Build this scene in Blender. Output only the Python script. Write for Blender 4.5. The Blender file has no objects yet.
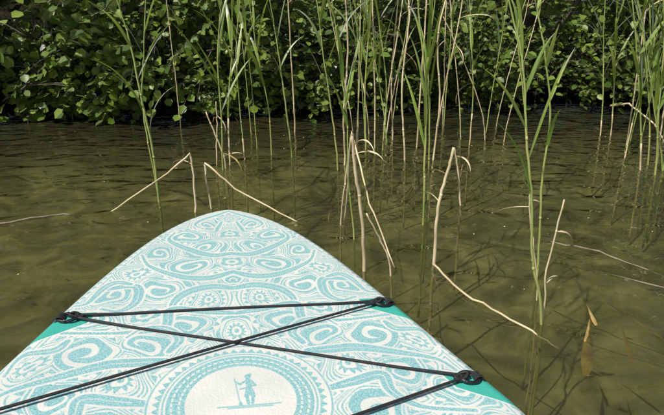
import bpy, math, numpy as np
from mathutils import Matrix, Vector
rng = np.random.default_rng(7)
scene = bpy.context.scene

# ------------------------------------------------------------------ helpers
class Builder:
    def __init__(s): s.v=[]; s.f=[]; s.m=[]; s.n=0
    def add(s, verts, faces, mat=0):
        s.v.append(np.asarray(verts,float)); 
        for f in faces: s.f.append([i+s.n for i in f]); s.m.append(mat)
        s.n+=len(verts)
    def obj(s, name, mats, smooth=True, parent=None):
        me=bpy.data.meshes.new(name)
        me.from_pydata(np.concatenate(s.v).tolist(), [], s.f)
        for m in mats: me.materials.append(m)
        me.polygons.foreach_set('material_index', s.m)
        if smooth: me.polygons.foreach_set('use_smooth',[True]*len(me.polygons))
        me.update()
        o=bpy.data.objects.new(name,me); scene.collection.objects.link(o)
        if parent: o.parent=parent
        return o

def empty(name):
    o=bpy.data.objects.new(name,None); scene.collection.objects.link(o); return o

def catmull(P,n=6):
    P=np.asarray(P,float); Q=np.vstack([2*P[0]-P[1],P,2*P[-1]-P[-2]]); out=[]
    for i in range(1,len(Q)-2):
        for k in range(n):
            t=k/n; a,b,c,d=Q[i-1],Q[i],Q[i+1],Q[i+2]
            out.append(.5*((2*b)+(-a+c)*t+(2*a-5*b+4*c-d)*t*t+(-a+3*b-3*c+d)*t**3))
    out.append(P[-1]); return np.array(out)

def tube(B,P,R,sides=7,mat=0,cap=True):
    P=np.asarray(P,float); n=len(P); R=np.broadcast_to(R,(n,))
    T=np.gradient(P,axis=0); T/=np.linalg.norm(T,axis=1)[:,None]+1e-12
    ref=np.array([.13,.97,.2]) if abs(T[0][1])<.8 else np.array([1,0,.1])
    V=[]
    for i in range(n):
        a=np.cross(T[i],ref); a/=np.linalg.norm(a)+1e-9; b=np.cross(T[i],a)
        for k in range(sides):
            th=2*math.pi*k/sides; V.append(P[i]+R[i]*(a*math.cos(th)+b*math.sin(th)))
    F=[]
    for i in range(n-1):
        for k in range(sides):
            k2=(k+1)%sides; F.append([i*sides+k,i*sides+k2,(i+1)*sides+k2,(i+1)*sides+k])
    if cap: F.append(list(range(sides))[::-1]); F.append([(n-1)*sides+k for k in range(sides)])
    B.add(V,F,mat)

def ribbon(B,base,az,elev,length,width,droop,mat=0,twist=0.):
    """lance-shaped folded grass leaf"""
    n=9; p=np.array(base,float); V=[];F=[]
    e=elev
    side=np.array([-math.sin(az),math.cos(az),0.])
    for i in range(n):
        t=i/(n-1)
        d=np.array([math.cos(az)*math.cos(e),math.sin(az)*math.cos(e),math.sin(e)])
        up=np.cross(d,side)
        s=side*math.cos(twist*t)+up*math.sin(twist*t)
        nrm=np.cross(d,s)
        w=width*.5*(min(1,.35+t*3.5))*(1-t**2.2)+.0003
        V+= [p-s*w, p+nrm*w*.35, p+s*w]
        if i<n-1:
            a=i*3; F+=[[a,a+1,a+4,a+3],[a+1,a+2,a+5,a+4]]
        p=p+d*length/(n-1)
        e-=droop/(n-1)*(0.4+1.2*t)
    B.add(V,F,mat)

def node_mat(name):
    m=bpy.data.materials.new(name); m.use_nodes=True; nt=m.node_tree; nt.nodes.clear()
    o=nt.nodes.new('ShaderNodeOutputMaterial'); return m,nt,o
def N(nt,t,**k):
    n=nt.nodes.new(t)
    for a,b in k.items():
        if a in n.inputs.keys(): n.inputs[a].default_value=b
        else: setattr(n,a,b)
    return n
def ramp(nt,stops):
    r=nt.nodes.new('ShaderNodeValToRGB'); e=r.color_ramp.elements
    while len(e)<len(stops): e.new(.5)
    for i,(p,c) in enumerate(stops): e[i].position=p; e[i].color=(*c,1)
    return r

def leaf_mat(name,c0,c1,c2,rough=.42,transl=.3,gcol=(.8,.82,.78,1)):
    m,nt,o=node_mat(name); L=nt.links.new
    g=N(nt,'ShaderNodeNewGeometry'); r=ramp(nt,[(0,c0),(.55,c1),(1,c2)]); L(g.outputs['Random Per Island'],r.inputs[0])
    df=N(nt,'ShaderNodeBsdfDiffuse'); L(r.outputs[0],df.inputs[0])
    t=N(nt,'ShaderNodeBsdfTranslucent'); h2=N(nt,'ShaderNodeHueSaturation',Value=1.5,Hue=.485); L(r.outputs[0],h2.inputs['Color']); L(h2.outputs[0],t.inputs[0])
    mx=N(nt,'ShaderNodeMixShader'); mx.inputs[0].default_value=transl; L(df.outputs[0],mx.inputs[1]); L(t.outputs[0],mx.inputs[2])
    gl=N(nt,'ShaderNodeBsdfGlossy',Roughness=rough); gl.inputs[0].default_value=gcol
    fr=N(nt,'ShaderNodeFresnel',IOR=1.35); mg=N(nt,'ShaderNodeMixShader'); L(fr.outputs[0],mg.inputs[0]); L(mx.outputs[0],mg.inputs[1]); L(gl.outputs[0],mg.inputs[2]); L(mg.outputs[0],o.inputs[0])
    return m
def simple_mat(name,c0,c1,scale=8.,rough=.6,stretch=(1,1,1),bump=0.):
    m,nt,o=node_mat(name); L=nt.links.new
    tc=N(nt,'ShaderNodeTexCoord'); mp=N(nt,'ShaderNodeMapping'); mp.inputs['Scale'].default_value=stretch; L(tc.outputs['Object'],mp.inputs[0])
    no=N(nt,'ShaderNodeTexNoise',Scale=scale,Detail=3.); L(mp.outputs[0],no.inputs['Vector'])
    r=ramp(nt,[(.3,c0),(.7,c1)]); L(no.outputs[0],r.inputs[0])
    p=N(nt,'ShaderNodeBsdfPrincipled',Roughness=rough); L(r.outputs[0],p.inputs['Base Color'])
    if bump:
        b=N(nt,'ShaderNodeBump',Strength=bump,Distance=.01); L(no.outputs[0],b.inputs['Height']); L(b.outputs[0],p.inputs['Normal'])
    L(p.outputs[0],o.inputs[0]); return m

M_leaf=leaf_mat('alder_leaf',(.05,.10,.014),(.13,.215,.028),(.25,.34,.055),rough=.4,transl=.38)
M_leafd=leaf_mat('willow_leaf',(.045,.09,.015),(.12,.20,.03),(.24,.33,.055),rough=.4,transl=.38)
M_reedleaf=leaf_mat('reed_leaf',(.12,.20,.035),(.20,.30,.05),(.32,.38,.10),rough=.5,transl=.4,gcol=(.5,.55,.4,1))
M_green=simple_mat('reed_stem_green',(.18,.26,.055),(.40,.42,.14),scale=5,rough=.45)
M_tan=simple_mat('reed_stem_dry',(.38,.30,.16),(.74,.62,.40),scale=9,rough=.5)
M_brown=simple_mat('dead_leaf',(.24,.15,.05),(.46,.33,.12),scale=30,rough=.6)
M_bark=simple_mat('bark',(.05,.04,.028),(.14,.11,.08),scale=25,rough=.85)
M_twig=simple_mat('twig_bark',(.14,.11,.08),(.30,.25,.18),scale=30,rough=.8)

# ------------------------------------------------------------------ camera
cam=bpy.data.cameras.new('camera'); co=bpy.data.objects.new('camera',cam); scene.collection.objects.link(co)
cam.sensor_width=36; cam.lens=36*521/664; cam.clip_start=.02; cam.clip_end=500
co.location=(0,0,.66); co.rotation_euler=(math.radians(70),0,0)
scene.camera=co
scene.view_settings.view_transform='Standard'; scene.view_settings.look='None'; scene.view_settings.exposure=0

# ------------------------------------------------------------------ light
sd=Vector((-.44,-.42,.92)).normalized()      # towards the sun
elev=math.asin(sd.z); az=math.atan2(sd.x,sd.y)
w=bpy.data.worlds.new('World'); scene.world=w; w.use_nodes=True; nt=w.node_tree
sky=nt.nodes.new('ShaderNodeTexSky'); sky.sky_type='NISHITA'; sky.sun_disc=False; sky.sun_elevation=elev; sky.sun_rotation=az
sky.dust_density=2.5
nt.links.new(sky.outputs[0],nt.nodes['Background'].inputs[0]); nt.nodes['Background'].inputs[1].default_value=.08
sun=bpy.data.lights.new('sun','SUN'); sun.energy=5.0; sun.angle=math.radians(.5); sun.color=(1,.95,.86)
so=bpy.data.objects.new('sun',sun); scene.collection.objects.link(so); so.rotation_euler=sd.to_track_quat('Z','Y').to_euler()

# ------------------------------------------------------------------ paddle board
sq=np.array([0,.134,.23,.33,.436,.552,.636,.714,.775,.837,.877,.959]); hwp=np.array([0,.05,.0965,.147,.197,.247,.287,.324,.353,.380,.399,.450])
A=np.stack([sq**k for k in range(1,6)],1); cf=np.linalg.lstsq(A,hwp,rcond=None)[0]
def halfw(d):
    s=np.sqrt(np.maximum(d,0)); s1=np.minimum(s,.94)
    h=sum(cf[k]*s1**(k+1) for k in range(5))
    dd=np.maximum(d-.8836,0); h=h+ .05*(1-np.exp(-dd/.2))
    tail=np.clip((3.15-d)/.5,0,1); return np.maximum(h*np.sqrt(1-(1-tail)**2),.0004)
TIP=.824
d=np.concatenate([np.linspace(0.0,.22,34)**2, np.arange(.0504,1.20,.0019), np.linspace(1.22,3.14,70)])
NC=561; c=np.linspace(-1,1,NC); s=.62*c+.38*np.sin(c*math.pi/2)
HW=halfw(d); U=HW[:,None]*s[None,:]; V=np.broadcast_to((TIP-d)[:,None],U.shape).copy()
# distance to outline
od=np.concatenate([np.linspace(0,.3,80)**2,np.linspace(.095,3.14,500)]); oh=halfw(od)
D=np.full(U.shape,1.0)
for i in range(len(d)):
    j=np.abs(od-d[i])<.13
    ou=oh[j]; ov=TIP-od[j]
    au=np.abs(U[i]); 
    x0,y0=ou[:-1],ov[:-1]; dx,dy=np.diff(ou),np.diff(ov); L2=dx*dx+dy*dy
    t=np.clip(((au[:,None]-x0)*dx+(V[i][:,None]-y0)*dy)/L2,0,1)
    D[i]=np.sqrt((au[:,None]-x0-t*dx)**2+(V[i][:,None]-y0-t*dy)**2).min(1)
D[:,0]=0; D[:,-1]=0
RE=.034
q=np.clip(1-D/RE,0,1); W=-.055*(1-np.sqrt(1-q*q))
Wb=-.12+.065*(1-np.sqrt(np.clip(1-q*q,0,1)))
# ---- tattoo-style print as a signed ink field (metres)
AU=np.abs(U); F=np.full(U.shape,-.003)
def ink(sd_): 
    global F; F=np.maximum(F,-sd_)
def cut(sd_): 
    global F; F=np.minimum(F,sd_)
motifs=[(0,.735,.018,1,1),(.055,.675,.026,0,1),(0,.615,.034,1,1),(.115,.60,.036,0,-1),(.055,.535,.032,0,-1),(.165,.505,.034,0,1),
 (0,.455,.030,1,1),(.095,.435,.042,0,1),(.205,.405,.032,1,1),(.0,.365,.026,0,1),(.145,.335,.040,0,-1),(.235,.315,.036,0,1),(.055,.285,.028,1,1),
 (.265,.225,.030,0,-1),(.17,.235,.034,1,1),(.085,.195,.034,0,-1),(.0,.165,.028,1,1),(.155,.135,.036,0,1),(.245,.125,.046,0,-1),(.318,.10,.028,1,1),
 (.185,.04,.032,1,1),(.27,.02,.038,0,1),(.345,-.045,.03,0,-1),(.20,-.075,.048,0,-1),(.29,-.11,.034,1,1),(.38,-.15,.036,0,1),(.11,-.175,.04,0,1),(0,-.21,.04,1,1),(.23,-.2,.04,0,1),(.32,-.24,.04,0,-1),(.14,-.29,.04,0,-1)]
# the print's guide lines are hand drawn: bend the space a little
AUw=AU+.006*np.sin(V*41+AU*23)+.004*np.sin(V*83-AU*47); Vw=V+.006*np.sin(AU*53+V*19)+.004*np.sin(AU*97)
AUw=np.where(AU<.03,AU+(AUw-AU)*(AU/.03),AUw)
best=np.full(U.shape,9.); bi=np.zeros(U.shape,int); bph=np.zeros(U.shape)
for k,(mu,mv,r,ty,hd) in enumerate(motifs):
    du,dv=AUw-mu,Vw-mv; rho=np.hypot(du,dv)*(1+.10*np.sin(2*np.arctan2(dv,du)+k*1.7))-r
    m=rho<best; best=np.where(m,rho,best); bi=np.where(m,k,bi); bph=np.where(m,np.arctan2(dv,du)*round((r+.016)/.0035),bph)
ed=D-.016; m=(ed<best); best=np.where(m,ed,best); bi=np.where(m,99,bi); bph=np.where(m,V/.0032,bph)
P_=.0245; mm=np.mod(best,P_); par=(np.floor(best/P_).astype(int)+bi)%3
tri=1-np.abs(np.mod(bph/(2*math.pi),1)*2-1)
out=best>0
l1=np.abs(mm-.0042)-.0016
teeth=np.maximum((mm-.0085)-.0100*tri,.0080-mm)*.7
solid=np.abs(mm-.0135)-.0052*(.55+.45*np.sin(bph*.22+bi))
doubl=np.minimum(np.abs(mm-.0105)-.0014,np.abs(mm-.0158)-.0014)
mid=np.where(par==0,teeth,np.where(par==1,solid,doubl))
l2=np.abs(mm-.0215)-.0013
gap=np.minimum(np.minimum(l1,mid),l2)
F=np.where(out,np.maximum(F,-gap),F)
for k,(mu,mv,r,ty,hd) in enumerate(motifs):
    du,dv=AUw-mu,Vw-mv; ph=np.arctan2(dv,du); rho=np.hypot(du,dv)*(1+.10*np.sin(2*ph+k*1.7))
    ins=(best<=0)&(bi==k)
    if ty==0:
        p=r/1.8; z=np.mod(rho/p-hd*ph/(2*math.pi)+.3+k*.37,1); sdv=np.abs(z-.5)*p-(.20+.16*rho/r)*p
        sdv=np.where(rho<.28*r,rho-.26*r,sdv)
    else:
        nt_=[12,8,5,10][k%4]; tr=1-np.abs(np.mod(ph*nt_/(2*math.pi),1)*2-1)
        if k%4==2: tr=tr**.5
        sdv=np.minimum(rho-.2*r,np.maximum((rho-.5*r)-.38*r*tr,.42*r-rho)*.8)
    sdv=np.minimum(sdv,np.abs(rho-r)-.0018)
    F=np.where(ins,np.maximum(-.003,-sdv),F)
def stroke(P,r0,r1,gapw=.0042):
    Q=catmull([(a,b,0) for a,b in P],14)[:,:2]; n=len(Q); tt=np.linspace(0,1,n); R=r0+(r1-r0)*tt; R=R*(.45+.55*np.sin(np.pi*np.clip(tt*1.15+.05,0,1)))
    sdv=np.full(U.shape,9.)
    box=(AU>Q[:,0].min()-.03)&(AU<Q[:,0].max()+.03)&(V>Q[:,1].min()-.03)&(V<Q[:,1].max()+.03)
    a,b=AU[box],V[box]; sm=np.full(a.shape,9.); sc=np.full(a.shape,9.)
    for i,((x,y),r) in enumerate(zip(Q,R)):
        h_=np.hypot(a-x,b-y); sm=np.minimum(sm,h_-r)
        if 6<i<n-6 and r>.006: sc=np.minimum(sc,h_)
    sdv[box]=sm
    cut(sdv-gapw); ink(sdv)
    s2=np.full(U.shape,9.); s2[box]=sc
    cut(s2-.0013)
for st in [([(0,.785),(.03,.755),(.075,.715),(.09,.68),(.07,.655)],.006,.006),([(0,.495),(.05,.49),(.11,.535),(.15,.585),(.14,.63)],.013,.007),
 ([(0,.40),(.05,.375),(.11,.385),(.18,.44),(.205,.50)],.013,.007),([(0,.325),(.05,.335),(.10,.31),(.12,.26),(.09,.235)],.014,.008),
 ([(.265,.34),(.20,.35),(.19,.29),(.215,.255),(.25,.265)],.011,.008),([(0,.225),(.05,.235),(.12,.25),(.13,.19),(.20,.18),(.30,.19)],.010,.010),
 ([(.12,.09),(.16,.09),(.21,.09),(.27,.07),(.34,.04),(.365,0)],.014,.007),([(.14,-.01),(.18,0),(.23,.01),(.235,-.03),(.27,-.07),(.35,-.09)],.012,.009),
 ([(.14,-.1),(.16,-.14),(.21,-.14),(.28,-.17),(.36,-.19)],.013,.009),([(.02,.70),(.03,.66),(.04,.63),(.08,.64)],.006,.004),
 ([(.21,.36),(.24,.37),(.262,.345),(.28,.29),(.305,.28)],.009,.006),([(.115,.115),(.10,.15),(.125,.185),(.165,.19),(.19,.165)],.010,.005),([(.285,.165),(.30,.14),(.345,.13),(.355,.08)],.009,.006)]:
    Pn,r0,r1=st; stroke(Pn,r0,r1)
# emblem
rho=np.hypot(U,V+.022); ph=np.arctan2(V+.022,U)
cut(rho-.140); 
ink(np.abs(rho-.137)-.0016)
tr=1-np.abs(np.mod(ph*52/(2*math.pi),1)*2-1)
ink(np.maximum((rho-.1205)-.010*tr,.1190-rho)*.7)
ink(np.abs(rho-.1145)-.0015)
ink(np.abs(rho-.0965)-.0135)
br=np.abs(np.mod(ph*60/(2*math.pi)+(rho-.0965)*60,1)-.5)
cut(np.maximum(np.abs(np.abs(rho-.0965)-.0055)-.0016, (.16-br)*.008))
def caps(ax,ay,bx,by,r):
    pax,pay=U-ax,V-ay; bax,bay=bx-ax,by-ay; h=np.clip((pax*bax+pay*bay)/(bax*bax+bay*bay),0,1)
    return np.hypot(pax-bax*h,pay-bay*h)-r
cx0=.012
for a in [(cx0,.033,cx0+.0005,.0345,.0052),(cx0+.003,.037,cx0+.004,.0385,.0026),(cx0,.023,cx0+.001,.016,.0050),(cx0,.016,cx0+.001,.006,.0040),(cx0+.0005,.003,cx0+.0005,.002,.0052),(cx0-.001,.001,cx0-.004,-.012,.0040),(cx0-.004,-.012,cx0-.002,-.028,.0027),(cx0+.003,.001,cx0+.006,-.013,.0038),(cx0+.006,-.013,cx0+.004,-.028,.0027),
          (cx0-.003,.024,cx0-.013,.015,.002),(cx0-.013,.015,cx0-.019,.022,.0018),(cx0+.004,.024,cx0+.011,.011,.002),(cx0+.011,.011,cx0-.013,.004,.0017),(cx0-.021,.030,cx0-.014,-.030,.0011),(cx0-.014,-.026,cx0-.0135,-.031,.0026),
          (-.036,-.0325,.058,-.0335,.0014),(-.02,-.0365,.046,-.0375,.0014)]:
    ink(caps(*a))
# margin
cut(-(.011-D)); 
# teal corner patches with the D-rings
def tri_patch(pv):
    a=V-pv
    return np.maximum(np.maximum(D-.082, a-.030), -a-.006-.075*np.clip(1-D/.082,0,1))
patch=np.minimum(tri_patch(.225),tri_patch(-.03))
PATCH=np.clip(-patch,-.003,.003); cut(patch-.004)
F=np.clip(F,-.003,.003)

nR=len(d); idx=np.arange(nR*NC).reshape(nR,NC)
top=np.stack([U,V,W],-1).reshape(-1,3)
ci=np.arange(0,NC,8); ri=np.concatenate([np.arange(0,34,1),np.arange(34,nR,6)]); ri=np.unique(np.append(ri,nR-1))
bot=np.stack([U[np.ix_(ri,ci)],V[np.ix_(ri,ci)],Wb[np.ix_(ri,ci)]],-1)
ib=(np.arange(len(ri)*len(ci))+len(top)).reshape(len(ri),len(ci))
fa=np.stack([idx[:-1,:-1],idx[1:,:-1],idx[1:,1:],idx[:-1,1:]],-1).reshape(-1,4)
fb=np.stack([ib[:-1,:-1],ib[:-1,1:],ib[1:,1:],ib[1:,:-1]],-1).reshape(-1,4)
allv=np.concatenate([top,bot.reshape(-1,3)]); allf=np.concatenate([fa,fb])
me=bpy.data.meshes.new('hull'); me.vertices.add(len(allv)); me.vertices.foreach_set('co',allv.ravel())
me.loops.add(allf.size); me.loops.foreach_set('vertex_index',allf.ravel().astype(np.int32))
me.polygons.add(len(allf)); me.polygons.foreach_set('loop_start',np.arange(0,allf.size,4,dtype=np.int32)); me.polygons.foreach_set('use_smooth',[True]*len(allf))
me.update(); 
for nm,arr in (('ink',F),('patch',PATCH)):
    at=me.attributes.new(nm,'FLOAT','POINT'); at.data.foreach_set('value',np.concatenate([arr.ravel(),np.full(bot.shape[0]*bot.shape[1],-.003)]).astype(np.float32))
BM=Matrix(((.9761,-.207,.0655,-.1405),(.2075,.9782,-.0008,.6591),(-.064,.0144,.9978,.1186),(0,0,0,1)))
board=empty('paddle_board'); board.matrix_world=BM
hull=bpy.data.objects.new('hull',me); scene.collection.objects.link(hull); hull.parent=board

m,nt,o=node_mat('printed_deck'); L=nt.links.new
a1=N(nt,'ShaderNodeAttribute',attribute_name='ink'); a2=N(nt,'ShaderNodeAttribute',attribute_name='patch')
tc=N(nt,'ShaderNodeTexCoord')
ns=N(nt,'ShaderNodeTexNoise',Scale=330.,Detail=1.); L(tc.outputs['Object'],ns.inputs['Vector'])
rag=N(nt,'ShaderNodeMath',operation='MULTIPLY_ADD'); L(ns.outputs[0],rag.inputs[0]); rag.inputs[1].default_value=.0016; 
off=N(nt,'ShaderNodeMath',operation='SUBTRACT'); L(a1.outputs['Fac'],off.inputs[0]); off.inputs[1].default_value=.0008; L(off.outputs[0],rag.inputs[2])
def thr(sock,w_):
    r=N(nt,'ShaderNodeMapRange'); r.inputs[1].default_value=-w_; r.inputs[2].default_value=w_; L(sock,r.inputs[0]); return r
t1=thr(rag.outputs[0],.0006); t2=thr(a2.outputs['Fac'],.0005)
n1=N(nt,'ShaderNodeTexNoise',Scale=9.,Detail=4.); L(tc.outputs['Object'],n1.inputs['Vector'])
wh=ramp(nt,[(.3,(.55,.57,.55)),(.7,(.67,.67,.63))]); L(n1.outputs[0],wh.inputs[0])
tl=ramp(nt,[(.35,(.15,.38,.41)),(.68,(.36,.54,.55))]); L(ns.outputs[0],tl.inputs[0])
mx=N(nt,'ShaderNodeMix',data_type='RGBA'); L(t1.outputs[0],mx.inputs[0]); L(wh.outputs[0],mx.inputs[6]); L(tl.outputs[0],mx.inputs[7])
mx2=N(nt,'ShaderNodeMix',data_type='RGBA'); L(t2.outputs[0],mx2.inputs[0]); L(mx.outputs[2],mx2.inputs[6]); mx2.inputs[7].default_value=(.05,.38,.31,1)
p=N(nt,'ShaderNodeBsdfPrincipled',Roughness=.45); L(mx2.outputs[2],p.inputs['Base Color'])
vo=N(nt,'ShaderNodeTexVoronoi',Scale=260.); L(tc.outputs['Object'],vo.inputs['Vector'])
b=N(nt,'ShaderNodeBump',Strength=.35,Distance=.001); L(vo.outputs['Distance'],b.inputs['Height']); L(b.outputs[0],p.inputs['Normal'])
L(p.outputs[0],o.inputs[0]); me.materials.append(m)

# black fittings
def black(name,rough):
    m,nt,o=node_mat(name); L=nt.links.new; p=N(nt,'ShaderNodeBsdfPrincipled',Roughness=rough)
    tc=N(nt,'ShaderNodeTexCoord'); n=N(nt,'ShaderNodeTexNoise',Scale=700.); L(tc.outputs['Object'],n.inputs['Vector'])
    r=ramp(nt,[(.3,(.006,.006,.008)),(.7,(.022,.022,.026))]); L(n.outputs[0],r.inputs[0]); L(r.outputs[0],p.inputs['Base Color'])
    b=N(nt,'ShaderNodeBump',Strength=.5,Distance=.001); L(n.outputs[0],b.inputs['Height']); L(b.outputs[0],p.inputs['Normal'])
    L(p.outputs[0],o.inputs[0]); return m
M_cord=black('bungee_cord_rubber',.7); M_ring=black('ring_plastic',.3)
rings={'FL':(-.30,.235),'FR':(.30,.230),'BL':(-.373,-.02),'BR':(.373,-.02),'TL':(-.405,-.25),'TR':(.405,-.25)}
def torus(B,cx_,cy_,cz_,R1,R2,r,rot,tilt=.15,n=26):
    P=[]
    for k in range(n+1):
        t=2*math.pi*k/n; x,y=R1*math.cos(t),R2*math.sin(t)
        P.append((cx_+x*math.cos(rot)-y*math.sin(rot),cy_+x*math.sin(rot)+y*math.cos(rot),cz_+x*tilt))
    tube(B,P,r,8,0,False)
Bc=Builder(); Br=Builder(); Bw=Builder()
for k,(x,y) in rings.items():
    sg=1 if x>0 else -1
    rot=0 if x>0 else math.pi
    torus(Br,x,y,.005,.018,.014,.0030,rot,-.08)
    P=[(x+sg*a,y,z) for a,z in ((.006,.003),(.012,.0095),(.018,.0095),(.022,.002),(.028,.0008))]
    V_=[];F_=[]
    for i,pp in enumerate(P):
        V_+=[(pp[0],pp[1]-.008,pp[2]),(pp[0],pp[1]+.008,pp[2])]
        if i: F_.append([2*i-2,2*i-1,2*i+1,2*i])
    Bw.add(V_,F_)
    torus(Bc,x-sg*.014,y,.008,.011,.006,.0027,rot+.3,.4)
    torus(Bc,x-sg*.019,y+.001,.006,.004,.007,.0027,rot+1.2,.2)
def cord(a,b,h=.006,sag=.0,off=(0,0),z0=.007):
    a=np.array(rings[a] if isinstance(a,str) else a,float)+np.array(off); b=np.array(rings[b] if isinstance(b,str) else b,float)+np.array(off)
    P=[]
    for t in np.linspace(0,1,40):
        q=a+(b-a)*t; P.append((q[0],q[1]+sag*math.sin(math.pi*t),z0+(h-z0)*min(1,6*min(t,1-t))))
    tube(Bc,P,.0025,8)
cord('FL','FR',.003,.005,(0,.003)); cord('FL','BR',.0028,.002); cord('FR','BL',.0075,.003,z0=.008)
cord('BL','TR',.0028,0); cord('BR','TL',.0075,0,z0=.008)
for B_,nm,mt in ((Bc,'bungee_cords',M_cord),(Br,'tie_rings',M_ring),(Bw,'ring_straps',M_cord)): B_.obj(nm,[mt],parent=board)

# ------------------------------------------------------------------ water + ground
xs=np.concatenate([np.linspace(-60,-4,12),np.linspace(-3.8,4.5,120),np.linspace(4.8,60,12)])
ys=np.concatenate([np.linspace(-60,-1,10),np.linspace(-.8,7,120),np.linspace(7.5,60,14)])
bx=np.array([-60,-6,-2.1,-1.5,-.87,0,.88,1.7,2.33,6,60]); by=np.array([3.9,3.7,3.75,3.85,3.85,3.95,4.3,4.35,4.15,3.9,4.1])
X,Y=np.meshgrid(xs,ys); sh=np.interp(X,bx,by)+.06*np.sin(X*7)+.04*np.sin(X*17+1)
t=Y-sh; Z=np.where(t<0,-.02+np.maximum(t*.30,-.36),np.minimum(.02+.30*t-.02*t*t,1.0+0*t)); Z=np.where(t>5,1.,Z)
Z+=.02*np.sin(X*3.1+Y*2)*np.sin(Y*4.2)+.012*np.sin(X*11)*np.sin(Y*9)
def sheet(name,X,Y,Z,mat):
    B=Builder(); n,mn=X.shape; I=np.arange(n*mn).reshape(n,mn)
    B.add(np.stack([X,Y,Z],-1).reshape(-1,3),np.stack([I[:-1,:-1],I[:-1,1:],I[1:,1:],I[1:,:-1]],-1).reshape(-1,4).tolist()); return B.obj(name,[mat])
m,nt,o=node_mat('mud_and_soil'); L=nt.links.new
tc=N(nt,'ShaderNodeTexCoord'); n1=N(nt,'ShaderNodeTexNoise',Scale=4.2,Detail=5.,Roughness=.6,Distortion=1.); L(tc.outputs['Object'],n1.inputs['Vector'])
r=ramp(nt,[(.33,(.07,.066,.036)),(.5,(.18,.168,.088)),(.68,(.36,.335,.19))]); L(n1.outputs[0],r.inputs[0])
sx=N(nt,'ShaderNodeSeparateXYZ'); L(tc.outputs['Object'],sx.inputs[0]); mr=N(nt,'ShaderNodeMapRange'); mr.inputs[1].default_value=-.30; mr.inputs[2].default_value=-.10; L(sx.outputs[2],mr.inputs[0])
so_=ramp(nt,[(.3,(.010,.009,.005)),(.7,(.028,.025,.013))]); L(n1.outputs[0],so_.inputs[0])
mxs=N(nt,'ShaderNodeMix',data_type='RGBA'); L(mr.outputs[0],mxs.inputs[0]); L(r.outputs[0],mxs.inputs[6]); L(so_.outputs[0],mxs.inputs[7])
p=N(nt,'ShaderNodeBsdfDiffuse'); L(mxs.outputs[2],p.inputs[0]); L(p.outputs[0],o.inputs[0])
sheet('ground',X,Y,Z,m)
# water
m,nt,o=node_mat('lake_water'); L=nt.links.new
tc=N(nt,'ShaderNodeTexCoord'); mp=N(nt,'ShaderNodeMapping'); mp.inputs['Scale'].default_value=(1,1.45,1); mp.inputs['Rotation'].default_value=(0,0,.15); L(tc.outputs['Object'],mp.inputs[0])
n1=N(nt,'ShaderNodeTexNoise',Scale=4.6,Detail=1.,Distortion=1.0); L(mp.outputs[0],n1.inputs['Vector'])
n2=N(nt,'ShaderNodeTexNoise',Scale=14.,Detail=1.,Distortion=.6); L(mp.outputs[0],n2.inputs['Vector'])
n3=N(nt,'ShaderNodeTexNoise',Scale=1.1,Detail=1.); L(tc.outputs['Object'],n3.inputs['Vector'])
cal=N(nt,'ShaderNodeMapRange'); cal.inputs[1].default_value=.35; cal.inputs[2].default_value=.65; cal.inputs[3].default_value=.5; cal.inputs[4].default_value=1.; L(n3.outputs[0],cal.inputs[0])
ad=N(nt,'ShaderNodeMath',operation='MULTIPLY_ADD'); ad.inputs[1].default_value=.24; L(n2.outputs[0],ad.inputs[0]); L(n1.outputs[0],ad.inputs[2])
b=N(nt,'ShaderNodeBump',Strength=1.,Distance=.033); L(ad.outputs[0],b.inputs['Height']); L(cal.outputs[0],b.inputs['Strength'])
fr=N(nt,'ShaderNodeFresnel',IOR=1.38); L(b.outputs[0],fr.inputs['Normal'])
gl=N(nt,'ShaderNodeBsdfGlossy',Roughness=.01); L(b.outputs[0],gl.inputs['Normal'])
tr=N(nt,'ShaderNodeBsdfTransparent'); tr.inputs[0].default_value=(.77,.79,.58,1)
df=N(nt,'ShaderNodeBsdfDiffuse'); df.inputs[0].default_value=(.062,.062,.028,1); L(b.outputs[0],df.inputs['Normal'])
m1=N(nt,'ShaderNodeMixShader'); m1.inputs[0].default_value=.37; L(tr.outputs[0],m1.inputs[1]); L(df.outputs[0],m1.inputs[2])
m2=N(nt,'ShaderNodeMixShader'); L(fr.outputs[0],m2.inputs[0]); L(m1.outputs[0],m2.inputs[1]); L(gl.outputs[0],m2.inputs[2]); L(m2.outputs[0],o.inputs[0])
xs=np.concatenate([np.linspace(-200,-4,8),np.linspace(-3.8,4.5,90),np.linspace(5,200,8)]); ys=np.concatenate([np.linspace(-200,-1,8),np.linspace(-.8,5.2,90)])
X,Y=np.meshgrid(xs,ys); sheet('water',X,Y,0*X,m)

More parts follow.
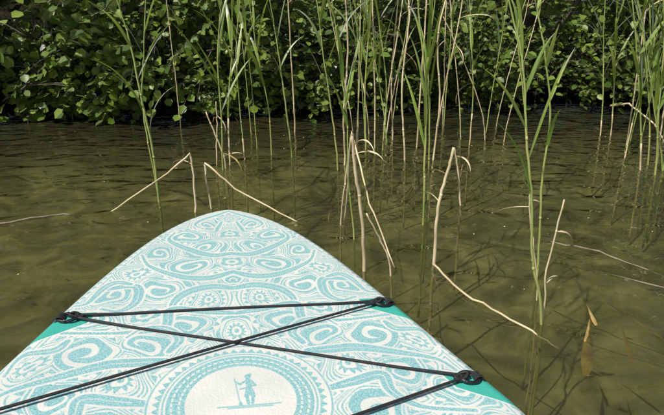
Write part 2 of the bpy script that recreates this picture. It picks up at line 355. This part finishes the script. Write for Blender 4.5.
# ------------------------------------------------------------------ reeds  (stem radius mm, distance from the board nose line, x,z pairs)
REEDS='''Ag 6 1.81 -.636,0 -.64,.22 -.658,.41 -.675,.59 -.706,.74
Ag 5 2.02 -.712,0 -.722,.17 -.725,.364 -.695,.547 -.67,.69
Bg 5.5 2.32 -.503,0 -.492,.23 -.49,.49 -.455,.73
Bg 5.5 2.41 -.487,0 -.479,.26 -.441,.567 -.43,.81
Bg 5 2.67 -.462,0 -.47,.218 -.47,.51 -.438,.74
Bt 5 2.35 -.495,0 -.51,.087 -.567,.262
Bt 4 2.41 -.55,0 -.535,.18 -.53,.30
Cg 6 2.55 -.201,0 -.224,.24 -.253,.517 -.29,.776
Cg 4.5 2.6 -.31,0 -.315,.23 -.355,.47 -.385,.70
Dg 5.5 2.32 .028,0 .004,.23 -.034,.49 -.066,.765
Dt 5.5 2.41 .062,0 .055,.26 .07,.525 .056,.77
Dg 4 1.52 .07,0 .05,.198 .044,.378 .022,.548
Et 6.5 1.30 .09,0 .08,.16 .06,.29 .05,.38
Et 4 1.64 .03,0 .04,.12 .06,.30
Et 3.4 1.27 .16,0 .13,.10 .09,.18
Fg 6 2.71 .18,0 .17,.31 .18,.60 .16,.83
Ft 5 2.75 .23,0 .22,.36 .20,.74
Fg 6 2.71 .27,0 .28,.31 .23,.65
Ft 5 2.95 .35,0 .33,.34 .35,.75
Ft 5.5 2.50 .36,0 .33,.34 .35,.65 .33,.82
Gg 5.5 1.64 .31,0 .30,.23 .29,.45 .26,.63 .24,.76
Gg 4.5 1.90 .37,0 .36,.27 .34,.52 .35,.72
Gt 5.5 2.50 .50,0 .51,.29 .48,.56 .51,.78
Ht 6 1.34 .29,0 .29,.17 .31,.28 .32,.34
Ht 4.5 1.84 .48,0 .46,.14 .44,.22
Ig 5 2.82 .76,0 .75,.30 .71,.60
It 4 2.95 .88,0 .82,.23 .66,.55
Jg 4.4 1.03 .48,0 .44,.16 .42,.30 .39,.45 .37,.57 .33,.69
Jt 2.8 1.05 .49,0 .48,.13 .49,.30
Jg 4.2 1.25 .55,0 .53,.28 .53,.43 .50,.57 .46,.70
Jt 2.4 1.14 .51,0 .46,.23 .45,.31
Kg 5.5 2.71 1.04,0 .98,.31 .92,.60 .95,.79
Lg 5.5 2.320 1.422,0 1.366,.276 1.298,.531 1.226,.768
Lg 5.5 2.407 1.509,0 1.454,.307 1.369,.61 1.357,.772
Lg 5.5 2.238 1.444,0 1.395,.289 1.351,.575 1.302,.764
Lg 5 2.320 1.524,0 1.442,.232 1.366,.448 1.29,.652'''
clumps={}
for l in REEDS.split('\n'):
    a=l.split(); clumps.setdefault(a[0][0],[]).append((a[0][1],float(a[1])*.86/1000,float(a[2]),[tuple(map(float,q.split(','))) for q in a[3:]]))
def rnd(a,b): return float(rng.uniform(a,b))
for i in range(21):   # scattered stems nearer the bank
    x=rnd(.0,.62) if i<11 else (rnd(.62,1.15) if i<17 else rnd(-1.0,-.2)); y=rnd(2.7,3.4); ln=rnd(-.12,.12)
    clumps.setdefault('M',[]).append(('g' if rng.random()<.5 else 't',rnd(.0025,.005),y,[(x,0),(x+ln*.4,.3),(x+ln,.62),(x+ln*1.3,.85)]))
for i in range(17):
    x=rnd(1.45,1.95); y=rnd(2.4,3.1); ln=rnd(-.2,.04)
    if x<1.6: y=rnd(2.3,2.6)
    clumps['L'].append(('g' if i%4 else 't',rnd(.0035,.005),y,[(x,0),(x+ln*.4,.3),(x+ln,.62),(x+ln*1.3,.85)]))
for key,stems in clumps.items():
    B=Builder()
    for kind,rad,y,pts in stems:
        lean=rnd(-.04,.04)
        P=[(pts[0][0]-(pts[1][0]-pts[0][0])*.35,y,-.36)]+[(x,y+lean*z,z) for x,z in pts]
        top_=pts[-1][1]>.5
        if top_:
            dx=(pts[-1][0]-pts[-2][0])/(pts[-1][1]-pts[-2][1]); ex=rnd(.35,.7) if kind=='g' else rnd(.02,.35)
            P.append((pts[-1][0]+dx*ex*1.1,y+lean*1.3,pts[-1][1]+ex))
        C=catmull(P,7); C[1:-1,:2]+=rng.normal(0,.0007 if kind=='g' else .0010,(len(C)-2,2))
        R=np.linspace(rad,rad*(.35 if kind=='g' else .75),len(C))
        dry=kind=='t'; mt=1 if dry else 0
        tube(B,C,R,7,mt)
        if kind=='g' and key not in 'AJG' and rng.random()<.5:   # straw-coloured lower sheath
            k_=int(len(C)*rnd(.25,.45)); tube(B,C[:k_],np.linspace(R[0]*1.15,R[k_-1]*1.04,k_),7,1)
        for zz in np.arange(.12+rnd(0,.1),C[-1][2]-.04,rnd(.2,.3)):
            j=int(np.argmin(np.abs(C[:,2]-zz))); 
            if 0<j<len(C)-1: 
                t_=(C[j+1]-C[j]); t_=t_/np.linalg.norm(t_)
                tube(B,[C[j]-t_*.005,C[j],C[j]+t_*.005],[R[j]*1.0,R[j]*1.12,R[j]*1.0],7,mt)
        if kind=='g':
            zl=rnd(.26,.36) if key!='M' else rnd(.35,.5); a0=rnd(0,6.28)
            while zl<C[-1][2]:
                j=int(np.argmin(np.abs(C[:,2]-zl))); near=.62 if y<1.4 else (.8 if y<2.1 else 1.)
                ribbon(B,C[j],a0+rnd(-.5,.5),rnd(1.0,1.42),rnd(.20,.38)*near,rnd(.010,.019)*near,rnd(.1,1.5),2,rnd(-.8,.8))
                a0+=math.pi+rnd(-.4,.4); zl+=rnd(.06,.12)
        elif C[-1][2]>.2:
            for q_ in range(1+int(rnd(0,2.5))):
                j=int(rnd(len(C)*.5,len(C)-1)); ribbon(B,C[j],rnd(0,6.28),rnd(-.6,1.1),rnd(.08,.2)*(.6 if y<1.4 else 1),rnd(.005,.009),rnd(.8,2.4),1 if rng.random()<.7 else 3,1.)
    B.obj('reed_clump',[M_green,M_tan,M_reedleaf,M_brown])
# snapped dry reeds leaning into the water
def bent(name,P,r,mat=M_tan,leaf=False):
    B=Builder(); Q=[]
    P=[np.array(p,float) for p in P]
    for i in range(len(P)-1):
        for t in np.linspace(0,1,6,endpoint=False): Q.append(P[i]+(P[i+1]-P[i])*t)
    Q.append(P[-1]); Q=np.array(Q); Q[1:-1]+=rng.normal(0,.0012,(len(Q)-2,3))
    tube(B,Q,np.linspace(r,r*.6,len(Q)),7)
    if leaf: ribbon(B,Q[len(Q)//2],2.5,.2,.12,.009,1.2,0,1.)
    return B.obj(name,[mat])
bent('broken_reed',[(-.49,1.765,-.3),(-.492,1.765,0),(-.487,1.765,.14),(-.493,1.765,.216),(-.58,1.77,.145),(-.815,1.776,-.01)],.0048,leaf=True)
bent('broken_reed',[(-.44,1.80,-.3),(-.443,1.80,0),(-.453,1.80,.12),(-.452,1.8,.175),(-.345,1.76,.09),(-.10,1.667,-.012)],.0046)
bent('broken_reed',[(.30,1.36,-.05),(.29,1.336,.0),(.335,1.155,.006),(.429,1.024,.004),(.49,.95,-.01)],.0036)
bent('broken_reed',[(.04,1.62,.0),(.055,1.45,.36),(.10,1.30,.20),(.16,1.2,.06)],.003)
bent('fallen_twig',[(.66,1.55,-.01),(.705,1.474,.004),(.78,1.41,.012),(.847,1.336,.004),(.95,1.25,-.01)],.0028,M_twig)
bent('fallen_twig',[(1.75,3.3,.14),(1.81,3.2,.17),(1.87,3.0,.08),(1.9,2.9,-.02)],.006,M_tan,leaf=False)
bent('fallen_twig',[(-1.2,1.62,.0),(-1.126,1.64,.004),(-.969,1.735,.004),(-.9,1.75,-.01)],.004,M_twig)
bent('fallen_twig',[(.62,1.40,-.01),(.9,1.17,.004),(1.1,1.1,.004)],.002,M_twig)
B=Builder()
for P,a,l,wd,e_,dr in (((.505,.86,-.010),1.10,.25,.026,.05,.07),((.62,.90,-.008),1.25,.16,.015,.05,.06),((.735,.99,-.010),1.9,.16,.013,.04,.05),((.60,1.02,.003),1.35,.11,.012,.03,.1)):
    ribbon(B,P,a,e_,l,wd,dr,0,1.1)
B.obj('dead_reed_leaves',[M_brown])
B=Builder()
for i in range(90):
    x,y=rnd(-1.6,2.0),rnd(.7,3.5); a=rnd(0,6.28); l=rnd(.002,.007); w_=l*rnd(.25,.6)
    B.add([(x+l*math.cos(a),y+l*math.sin(a),.003),(x-w_*math.sin(a),y+w_*math.cos(a),.004),(x-l*math.cos(a),y-l*math.sin(a),.003),(x+w_*math.sin(a),y-w_*math.cos(a),.0025)],[[0,1,2,3]])
B.obj('floating_debris',[M_tan])

# ------------------------------------------------------------------ bank shrubs and trees
LT=np.array([(0,0,0),(-.40,.30,.05),(-.38,.72,.05),(0,1,-.04),(.38,.72,.05),(.40,.30,.05),(0,.5,-.035)])
LF=[[0,6,1],[1,6,2],[2,6,3],[3,6,4],[4,6,5],[5,6,0]]
def leaves_mesh(name,P,D_,Nn,S,wr,mat,parent):
    """P base points, D_ leaf direction, Nn approx normal, S size"""
    n=len(P); D_=D_/np.linalg.norm(D_,axis=1)[:,None]; X_=np.cross(D_,Nn); X_/=np.linalg.norm(X_,axis=1)[:,None]+1e-9; Z_=np.cross(X_,D_)
    T=LT[None]*S[:,None,None]
    bend=-(LT[:,1]**2)[None,:,None]*S[:,None,None]*rng.uniform(0,.3,(n,1,1))
    Vv=P[:,None]+X_[:,None]*T[...,0:1]*wr+D_[:,None]*T[...,1:2]+Z_[:,None]*(T[...,2:3]+bend)
    k=len(LT)
    fl=np.array([i for f in LF for i in f]); st=np.cumsum([0]+[len(f) for f in LF])[:-1]
    li=(fl[None]+np.arange(n)[:,None]*k).ravel().astype(np.int32); lsn=(st[None]+np.arange(n)[:,None]*len(fl)).ravel().astype(np.int32)
    me=bpy.data.meshes.new(name); me.vertices.add(n*k); me.vertices.foreach_set('co',Vv.ravel()); me.loops.add(len(li)); me.loops.foreach_set('vertex_index',li)
    me.polygons.add(len(lsn)); me.polygons.foreach_set('loop_start',lsn); me.polygons.foreach_set('use_smooth',[True]*len(lsn)); me.update(calc_edges=True); me.materials.append(mat)
    ob=bpy.data.objects.new(name,me); scene.collection.objects.link(ob); ob.parent=parent; return ob
def shrub(name,cx_,cy_,width,height,depth,ntw,size,mat,wr=1.,zmin=.05,npl=9,layer=0):
    par=empty(name)
    B=Builder()
    base=np.array([cx_,cy_+depth*.35,.15]); limbs=[]
    nl=7
    for i in range(nl):
        a=rnd(-1,1); h=height*rnd(.45,.95)
        end=base+np.array([a*width*.55,rnd(-.9,.3)*depth,h]); mid=base+(end-base)*.45+np.array([a*width*.12,-.1*depth,h*.2])
        if i<3: end[2]=rnd(.15,.6); mid[2]=rnd(.3,.7); end[1]=cy_-depth*.6
        C=catmull([base+rng.normal(0,.05,3)*[1,1,0]-[0,0,.2],mid+rng.normal(0,.08,3),end],8); limbs.append(C)
        tube(B,C,np.linspace(.02+.010*height*.5,.005,len(C)),7)
    LP=np.concatenate(limbs)
    P=[];Dd=[];Nn=[];S=[]
    for i in range(ntw):
        u=rnd(-1,1); z=zmin+(height-zmin)*rng.random()**(1.35 if layer==0 else .9)
        prof=math.sqrt(max(0,1-(2*z/height-.9)**2*.6)) if z<height*.95 else .3
        fy=rng.random()**1.7
        lump=.22*math.sin(u*width*3.1+cx_*5+z*4)+.16*math.sin(z*8.3+u*5+cx_)
        y=cy_-depth*(.5*prof+lump)*(1-1.3*fy)
        if layer==0 and z<.35: y=min(y,cy_-.1)
        x=cx_+u*width*.5*(.75+.25*prof)
        if layer==0 and z<.12+.06*math.sin(x*4.3)+.04*math.sin(x*9.7) : continue
        if math.sin(x*7.3+z*6+cx_)*math.sin(z*9.5+x*3.1)+.4*math.sin(x*17+z*13)>.42 and rng.random()<.85: continue
        q=np.array([x,y,z])
        out=np.array([rnd(-.8,.8),-rnd(.1,1.),rnd(-.75,.55)]); out/=np.linalg.norm(out)
        tl_=rnd(.16,.34)*(1+.2*layer); n=npl
        st=q-out*tl_*.5
        if i%4==0:
            j=int(np.argmin(((LP-st)**2).sum(1))); tube(B,catmull([LP[j],(LP[j]+st)/2+np.array([0,0,.06]),st],4),np.linspace(.005,.0025,9),5)
        if layer==0:
            C=np.array([st+out*tl_*t+np.array([0,0,-.12*tl_*t*t*3]) for t in np.linspace(0,1,5)])
            tube(B,C,np.linspace(.0025,.001,5),4,0,False)
        side=np.cross(out,[0,0,1.]); side/=np.linalg.norm(side)+1e-9
        for k in range(n):
            t=(k+.6)/n; pp=st+out*tl_*t+np.array([0,0,-.36*tl_*t*t])
            if pp[2]<.015: continue
            sg=1 if k%2 else -1
            dd=out*.55+side*sg*rnd(.5,1.)+rng.normal(0,.25,3); 
            nn=np.array([rnd(-.7,.3),rnd(-1.0,.1),.9])+rng.normal(0,.4,3)
            P.append(pp);Dd.append(dd);Nn.append(nn);S.append(size*rnd(.5,1.2))
    B.obj('branches',[M_bark],parent=par)
    leaves_mesh('leaves',np.array(P),np.array(Dd),np.array(Nn),np.array(S),wr,mat,par)
# front row (overhanging the water)
for (x,y,wd,h,dp,n,sz,mt,wr,zm) in [(-2.9,3.75,1.5,1.4,.8,330,.08,M_leaf,1.0,.03),(-1.95,3.8,1.3,1.45,.8,580,.070,M_leaf,1.05,.03),(-1.05,3.95,1.3,1.4,.8,580,.066,M_leaf,.95,.05),
  (-.2,4.05,1.3,1.4,.8,600,.060,M_leafd,.85,.06),(.7,4.3,1.4,1.4,.8,620,.057,M_leafd,.8,.05),(1.6,4.35,1.4,1.4,.8,620,.057,M_leafd,.75,.04),(2.5,4.15,1.4,1.4,.8,560,.060,M_leafd,.8,.04),(3.5,3.9,1.4,1.4,.8,260,.08,M_leaf,.9,.04)]:
    shrub('alder_shrub' if mt is M_leaf else 'willow_shrub',x,y,wd,h,dp,n,sz,mt,wr,zm)
# tall trees behind
for (x,y,wd,h,dp,n,sz) in [(-4.2,4.9,2.6,3.2,1.4,240,.14),(-2.2,5.2,2.6,3.6,1.4,320,.14),(-.2,5.4,2.6,3.2,1.4,320,.14),(1.8,5.5,2.6,3.7,1.4,320,.14),(3.8,5.2,2.6,3.2,1.4,240,.14),(-6.4,5.4,2.8,3.2,1.4,150,.16),(6.0,5.4,2.8,3.2,1.4,150,.16)]:
    shrub('alder_tree',x,y,wd,h,dp,n,sz,M_leaf,.95,.2,9,1)
